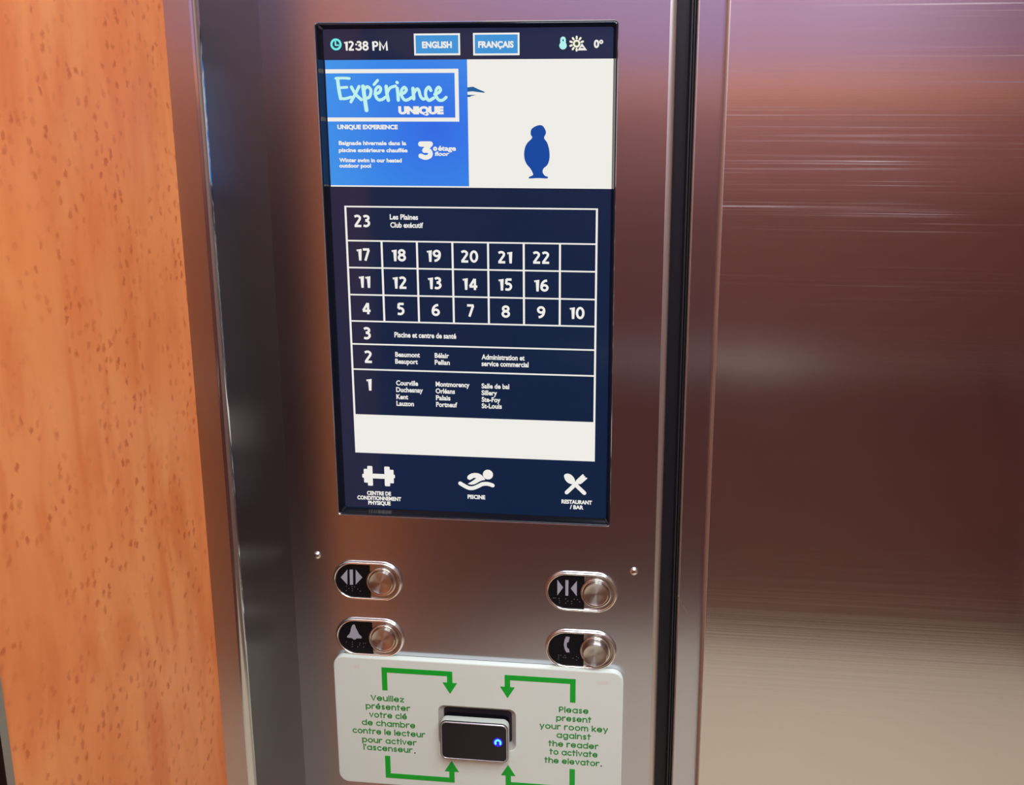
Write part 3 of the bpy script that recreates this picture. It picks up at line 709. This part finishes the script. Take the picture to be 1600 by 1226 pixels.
def arrow(xs, z_end, zh, xt, zt_, up):
    """bent arrow: from (xs, z_end) to the level zh, across to xt and on to the tip zt_"""
    b = MB(); s = 1 if up else -1
    lo, hi = min(z_end, zh - aw / 2 if not up else zh - aw / 2), max(z_end, zh + aw / 2)
    b.rect(xs - aw / 2, xs + aw / 2, lo, hi, YP, -T + 0.0001)
    b.rect(min(xs, xt) - aw / 2, max(xs, xt) + aw / 2, zh - aw / 2, zh + aw / 2, YP - 0.00001, -T + 0.0001)
    base = zt_ - s * 0.0130
    b.rect(xt - aw / 2, xt + aw / 2, min(zh, base) - 0.0, max(zh, base), YP - 0.00002, -T + 0.0001)
    b.prism([(xt - 0.0078, base), (xt + 0.0078, base), (xt, zt_)], YP - 0.00003, -T + 0.0001)
    return b.build('arrow', M['green'], PLT)
xl, xr_ = c9(573, 300)[0], c10(880, 400)[0]
tl, tr_ = (c9(1150, 300)[0] + c9(1170, 1100)[0]) / 2, (c10(299, 320)[0] + c10(308, 1150)[0]) / 2
zt1 = (c9(568, 206)[1] + c9(1150, 241)[1] + c10(880, 308)[1] + c10(298, 272)[1]) / 4
zb1 = (c9(607, 1142)[1] + c9(1172, 1180)[1]) / 2
arrow((c9(573, 300)[0] + c9(603, 1050)[0]) / 2, c9(575, 386)[1], zt1, tl, c9(1157, 418)[1], False)
arrow((c9(573, 300)[0] + c9(603, 1050)[0]) / 2, c9(600, 967)[1], zb1, tl, c9(1170, 1012)[1], True)
arrow(xr_, c10(880, 495)[1], zt1, tr_, c10(300, 455)[1], False)
arrow(xr_, c10(877, 1085)[1], zb1, tr_, c10(307, 1047)[1], True)
# rounded lettering, drawn as strokes on an x-height of 1
def ring(cx=0.5, cz=0.5, r=0.5): return arc(cx, cz, r, 0, 360, 20)
def arch(x0, r): return [(x0, 1 - r)] + arc(x0 + r, 1 - r, r, 180, 0, 10) + [(x0 + 2 * r, 0)]
G = {
    'a': (1.0, [ring(), [(1, 1), (1, 0)]]), 'b': (1.0, [ring(), [(0, 1.4), (0, 0)]]), 'c': (0.85, [arc(0.5, 0.5, 0.5, 48, 312)]),
    'd': (1.0, [ring(), [(1, 1.4), (1, 0)]]), 'e': (1.0, [[(0.02, 0.5), (1, 0.5)] + arc(0.5, 0.5, 0.5, 0, 318)[1:]]),
    'é': (1.0, [[(0.02, 0.5), (1, 0.5)] + arc(0.5, 0.5, 0.5, 0, 318)[1:], [(0.5, 1.26), (0.72, 1.42)]]),
    'g': (1.0, [ring(), [(1, 1), (1, 0)] + arc(0.55, -0.02, 0.45, 0, -140, 10)]), 'h': (0.88, [[(0, 1.4), (0, 0)], arch(0, 0.44)]),
    'i': (0.0, [[(0, 1), (0, 0)], [(0, 1.36), (0, 1.38)]]), 'k': (0.75, [[(0, 1.4), (0, 0)], [(0.68, 1), (0.06, 0.45)], [(0.2, 0.55), (0.75, 0)]]),
    'l': (0.0, [[(0, 1.4), (0, 0)]]), 'm': (1.36, [[(0, 1), (0, 0)], arch(0, 0.34), arch(0.68, 0.34)]), 'n': (0.88, [[(0, 1), (0, 0)], arch(0, 0.44)]),
    'o': (1.0, [ring()]), 'p': (1.0, [ring(), [(0, 1), (0, -0.38)]]), 'r': (0.58, [[(0, 1), (0, 0)], [(0, 0.56)] + arc(0.44, 0.56, 0.44, 180, 75, 8) + [(0.62, 1.0)]]),
    's': (0.62, [arc(0.31, 0.75, 0.25, 30, 270, 10) + arc(0.31, 0.25, 0.25, 90, -150, 10)]), 't': (0.56, [[(0.22, 1.36), (0.22, 0)], [(0.0, 0.98), (0.56, 0.98)]]),
    'u': (0.88, [[(0, 1), (0, 0.44)] + arc(0.44, 0.44, 0.44, 180, 360, 10), [(0.88, 1), (0.88, 0)]]), 'v': (0.84, [[(0, 1), (0.42, 0), (0.84, 1)]]),
    'y': (0.84, [[(0, 1), (0.42, 0.05)], [(0.84, 1), (0.26, -0.38)]]), 'z': (0.72, [[(0, 1), (0.72, 1), (0, 0), (0.72, 0)]]),
    'V': (1.0, [[(0, 1.25), (0.5, 0), (1.0, 1.25)]]), 'P': (0.8, [[(0, 0), (0, 1.3), (0.42, 1.3)] + arc(0.42, 0.92, 0.38, 90, -90, 10) + [(0, 0.54)]]),
    "'": (0.0, [[(0, 1.4), (0, 1.15)]]),
}
def rounded(mb, s, x0, x1, zb, xh, y, sw):
    gap, x, runs = 0.42, 0.0, []
    for ch in s:
        if ch == ' ': x += 0.62; continue
        w, st = G[ch]
        runs.append((x, st)); x += w + gap
    total = x - gap
    kx = (x1 - x0 - sw) / total
    for i, (ox, st) in enumerate(runs):
        for j, ln in enumerate(st):
            mb.stroke([(x0 + sw / 2 + (ox + q[0]) * kx, zb + sw / 2 + q[1] * xh) for q in ln], sw, y - 0.00001 * (j + 3 * (i % 2)), y + 0.0002, smooth=False)
fr_lines = [('Veuillez', 452, 747, 478, 492), ('présenter', 407, 800, 553, 568), ('votre clé', 438, 773, 628, 641), ('de chambre', 372, 847, 697, 720), ('contre le lecteur', 290, 933, 766, 802), ('pour activer', 375, 857, 850, 872), ("l'ascenseur", 387, 822, 914, 940)]
en_lines = [('Please', 757, 1020, 581, 597), ('present', 732, 1045, 657, 675), ('your room key', 585, 1192, 729, 757), ('against', 735, 1040, 808, 826), ('the reader', 663, 1107, 884, 907), ('to activate', 673, 1100, 956, 981), ('the elevator', 628, 1115, 1030, 1058)]
for lines, cv in ((fr_lines, c9), (en_lines, c10)):
    b = MB()
    for s, xa_, xb_, ya_, yb_ in lines:
        A, B = cv(xa_, ya_), cv(xb_, yb_)
        rounded(b, s, A[0], B[0], (A[1] + B[1]) / 2, 5.6 * kp, YP, 1.62 * kp)
    o = b.build('lettering', M['green_text'], PLT)
for q in (c9(842, 941), c10(1132, 1057)):
    b = MB(); b.prism(circle(q[0], q[1], 0.0008, 10), YP, -T + 0.0001); b.build('full_stop', M['dot'], PLT)
for q0, q1 in ((c10(1098, 302), c10(1192, 340)), (c9(303, 160), c9(356, 196))):
    b = MB(); b.rect(min(q0[0], q1[0]), max(q0[0], q1[0]), min(q0[1], q1[1]), max(q0[1], q1[1]), -T - 0.00008, -T + 0.0001); b.build('tape_residue', M['residue'], PLT)
# ------------------------------------------------------------------ card reader
YF = -0.0165
rl, rrr = (at(686.9, 1126, YF)[0] + at(687.6, 1186, YF)[0]) / 2, (at(793.9, 1132, YF)[0] + at(794.5, 1192, YF)[0]) / 2
rt, rb = (at(687, 1125.8, YF)[1] + at(793.9, 1132.4, YF)[1]) / 2, (at(687.4, 1186.5, YF)[1] + at(794.5, 1192.5, YF)[1]) / 2
RD = empty('card_reader', ((rl + rrr) / 2, 0, rb), 'small black and grey room key card reader in the white plate', 'reader')
def rd(d, r): return rr(rl + d, rrr - d, rb + d, rt - d, r, 6)
b = MB(); b.loops([L3(rd(0.0002, 0.0068), YF + 0.0085), L3(rd(0, 0.007), YF + 0.004), L3(rd(0.0001, 0.0069), YF + 0.0016)], cap0=True, cap1=True); b.build('housing', M['reader_body'], RD, smooth=35)
b = MB(); b.loops([L3(rd(0.0014, 0.0056), -0.0008), L3(rd(0.0014, 0.0056), YF + 0.0084)], cap0=True, cap1=True); b.build('mounting_base', M['label'], RD)
b = MB(); b.loops([L3(rd(0.0003, 0.0068), YF + 0.0016), L3(rd(0.0003, 0.0068), YF + 0.0009), L3(rd(0.0008, 0.0063), YF + 0.0009)]); b.build('seam', M['label'], RD)
b = MB(); b.loops([L3(rd(0.0008, 0.0063), YF + 0.0016), L3(rd(0.0008, 0.0063), YF + 0.0006), L3(rd(0.0014, 0.0057), YF), L3(rd(0.0020, 0.0052), YF), L3(rd(0.0024, 0.0048), YF + 0.0006)]); b.build('rim', M['reader_rim'], RD, smooth=35)
b = MB(); b.prism(rd(0.0023, 0.0048), YF + 0.0003, YF + 0.0016); b.build('face', M['reader_face'], RD)
c = at(777.9, 1159.6, YF); kq = (at(778, 1150, YF)[1] - at(778, 1160, YF)[1]) / 10
b = MB(); b.prism(circle(c[0], c[1], 6.8 * kq, 24), YF + 0.0001, YF + 0.0004); il = b.build('indicator_light', M['led_halo'], RD)  # halo of the LED, put in as a glowing disc
b = MB(); b.stroke([(c[0] - 3.2 * kq, c[1] - 2.4 * kq), (c[0] - 3.4 * kq, c[1] + 1 * kq), (c[0], c[1] + 3.6 * kq), (c[0] + 3.4 * kq, c[1] + 1 * kq), (c[0] + 3.4 * kq, c[1] - 2.4 * kq)], 2.6 * kq, YF - 0.0001, YF + 0.0002)
b.build('lit_mark', M['led_core'], il)
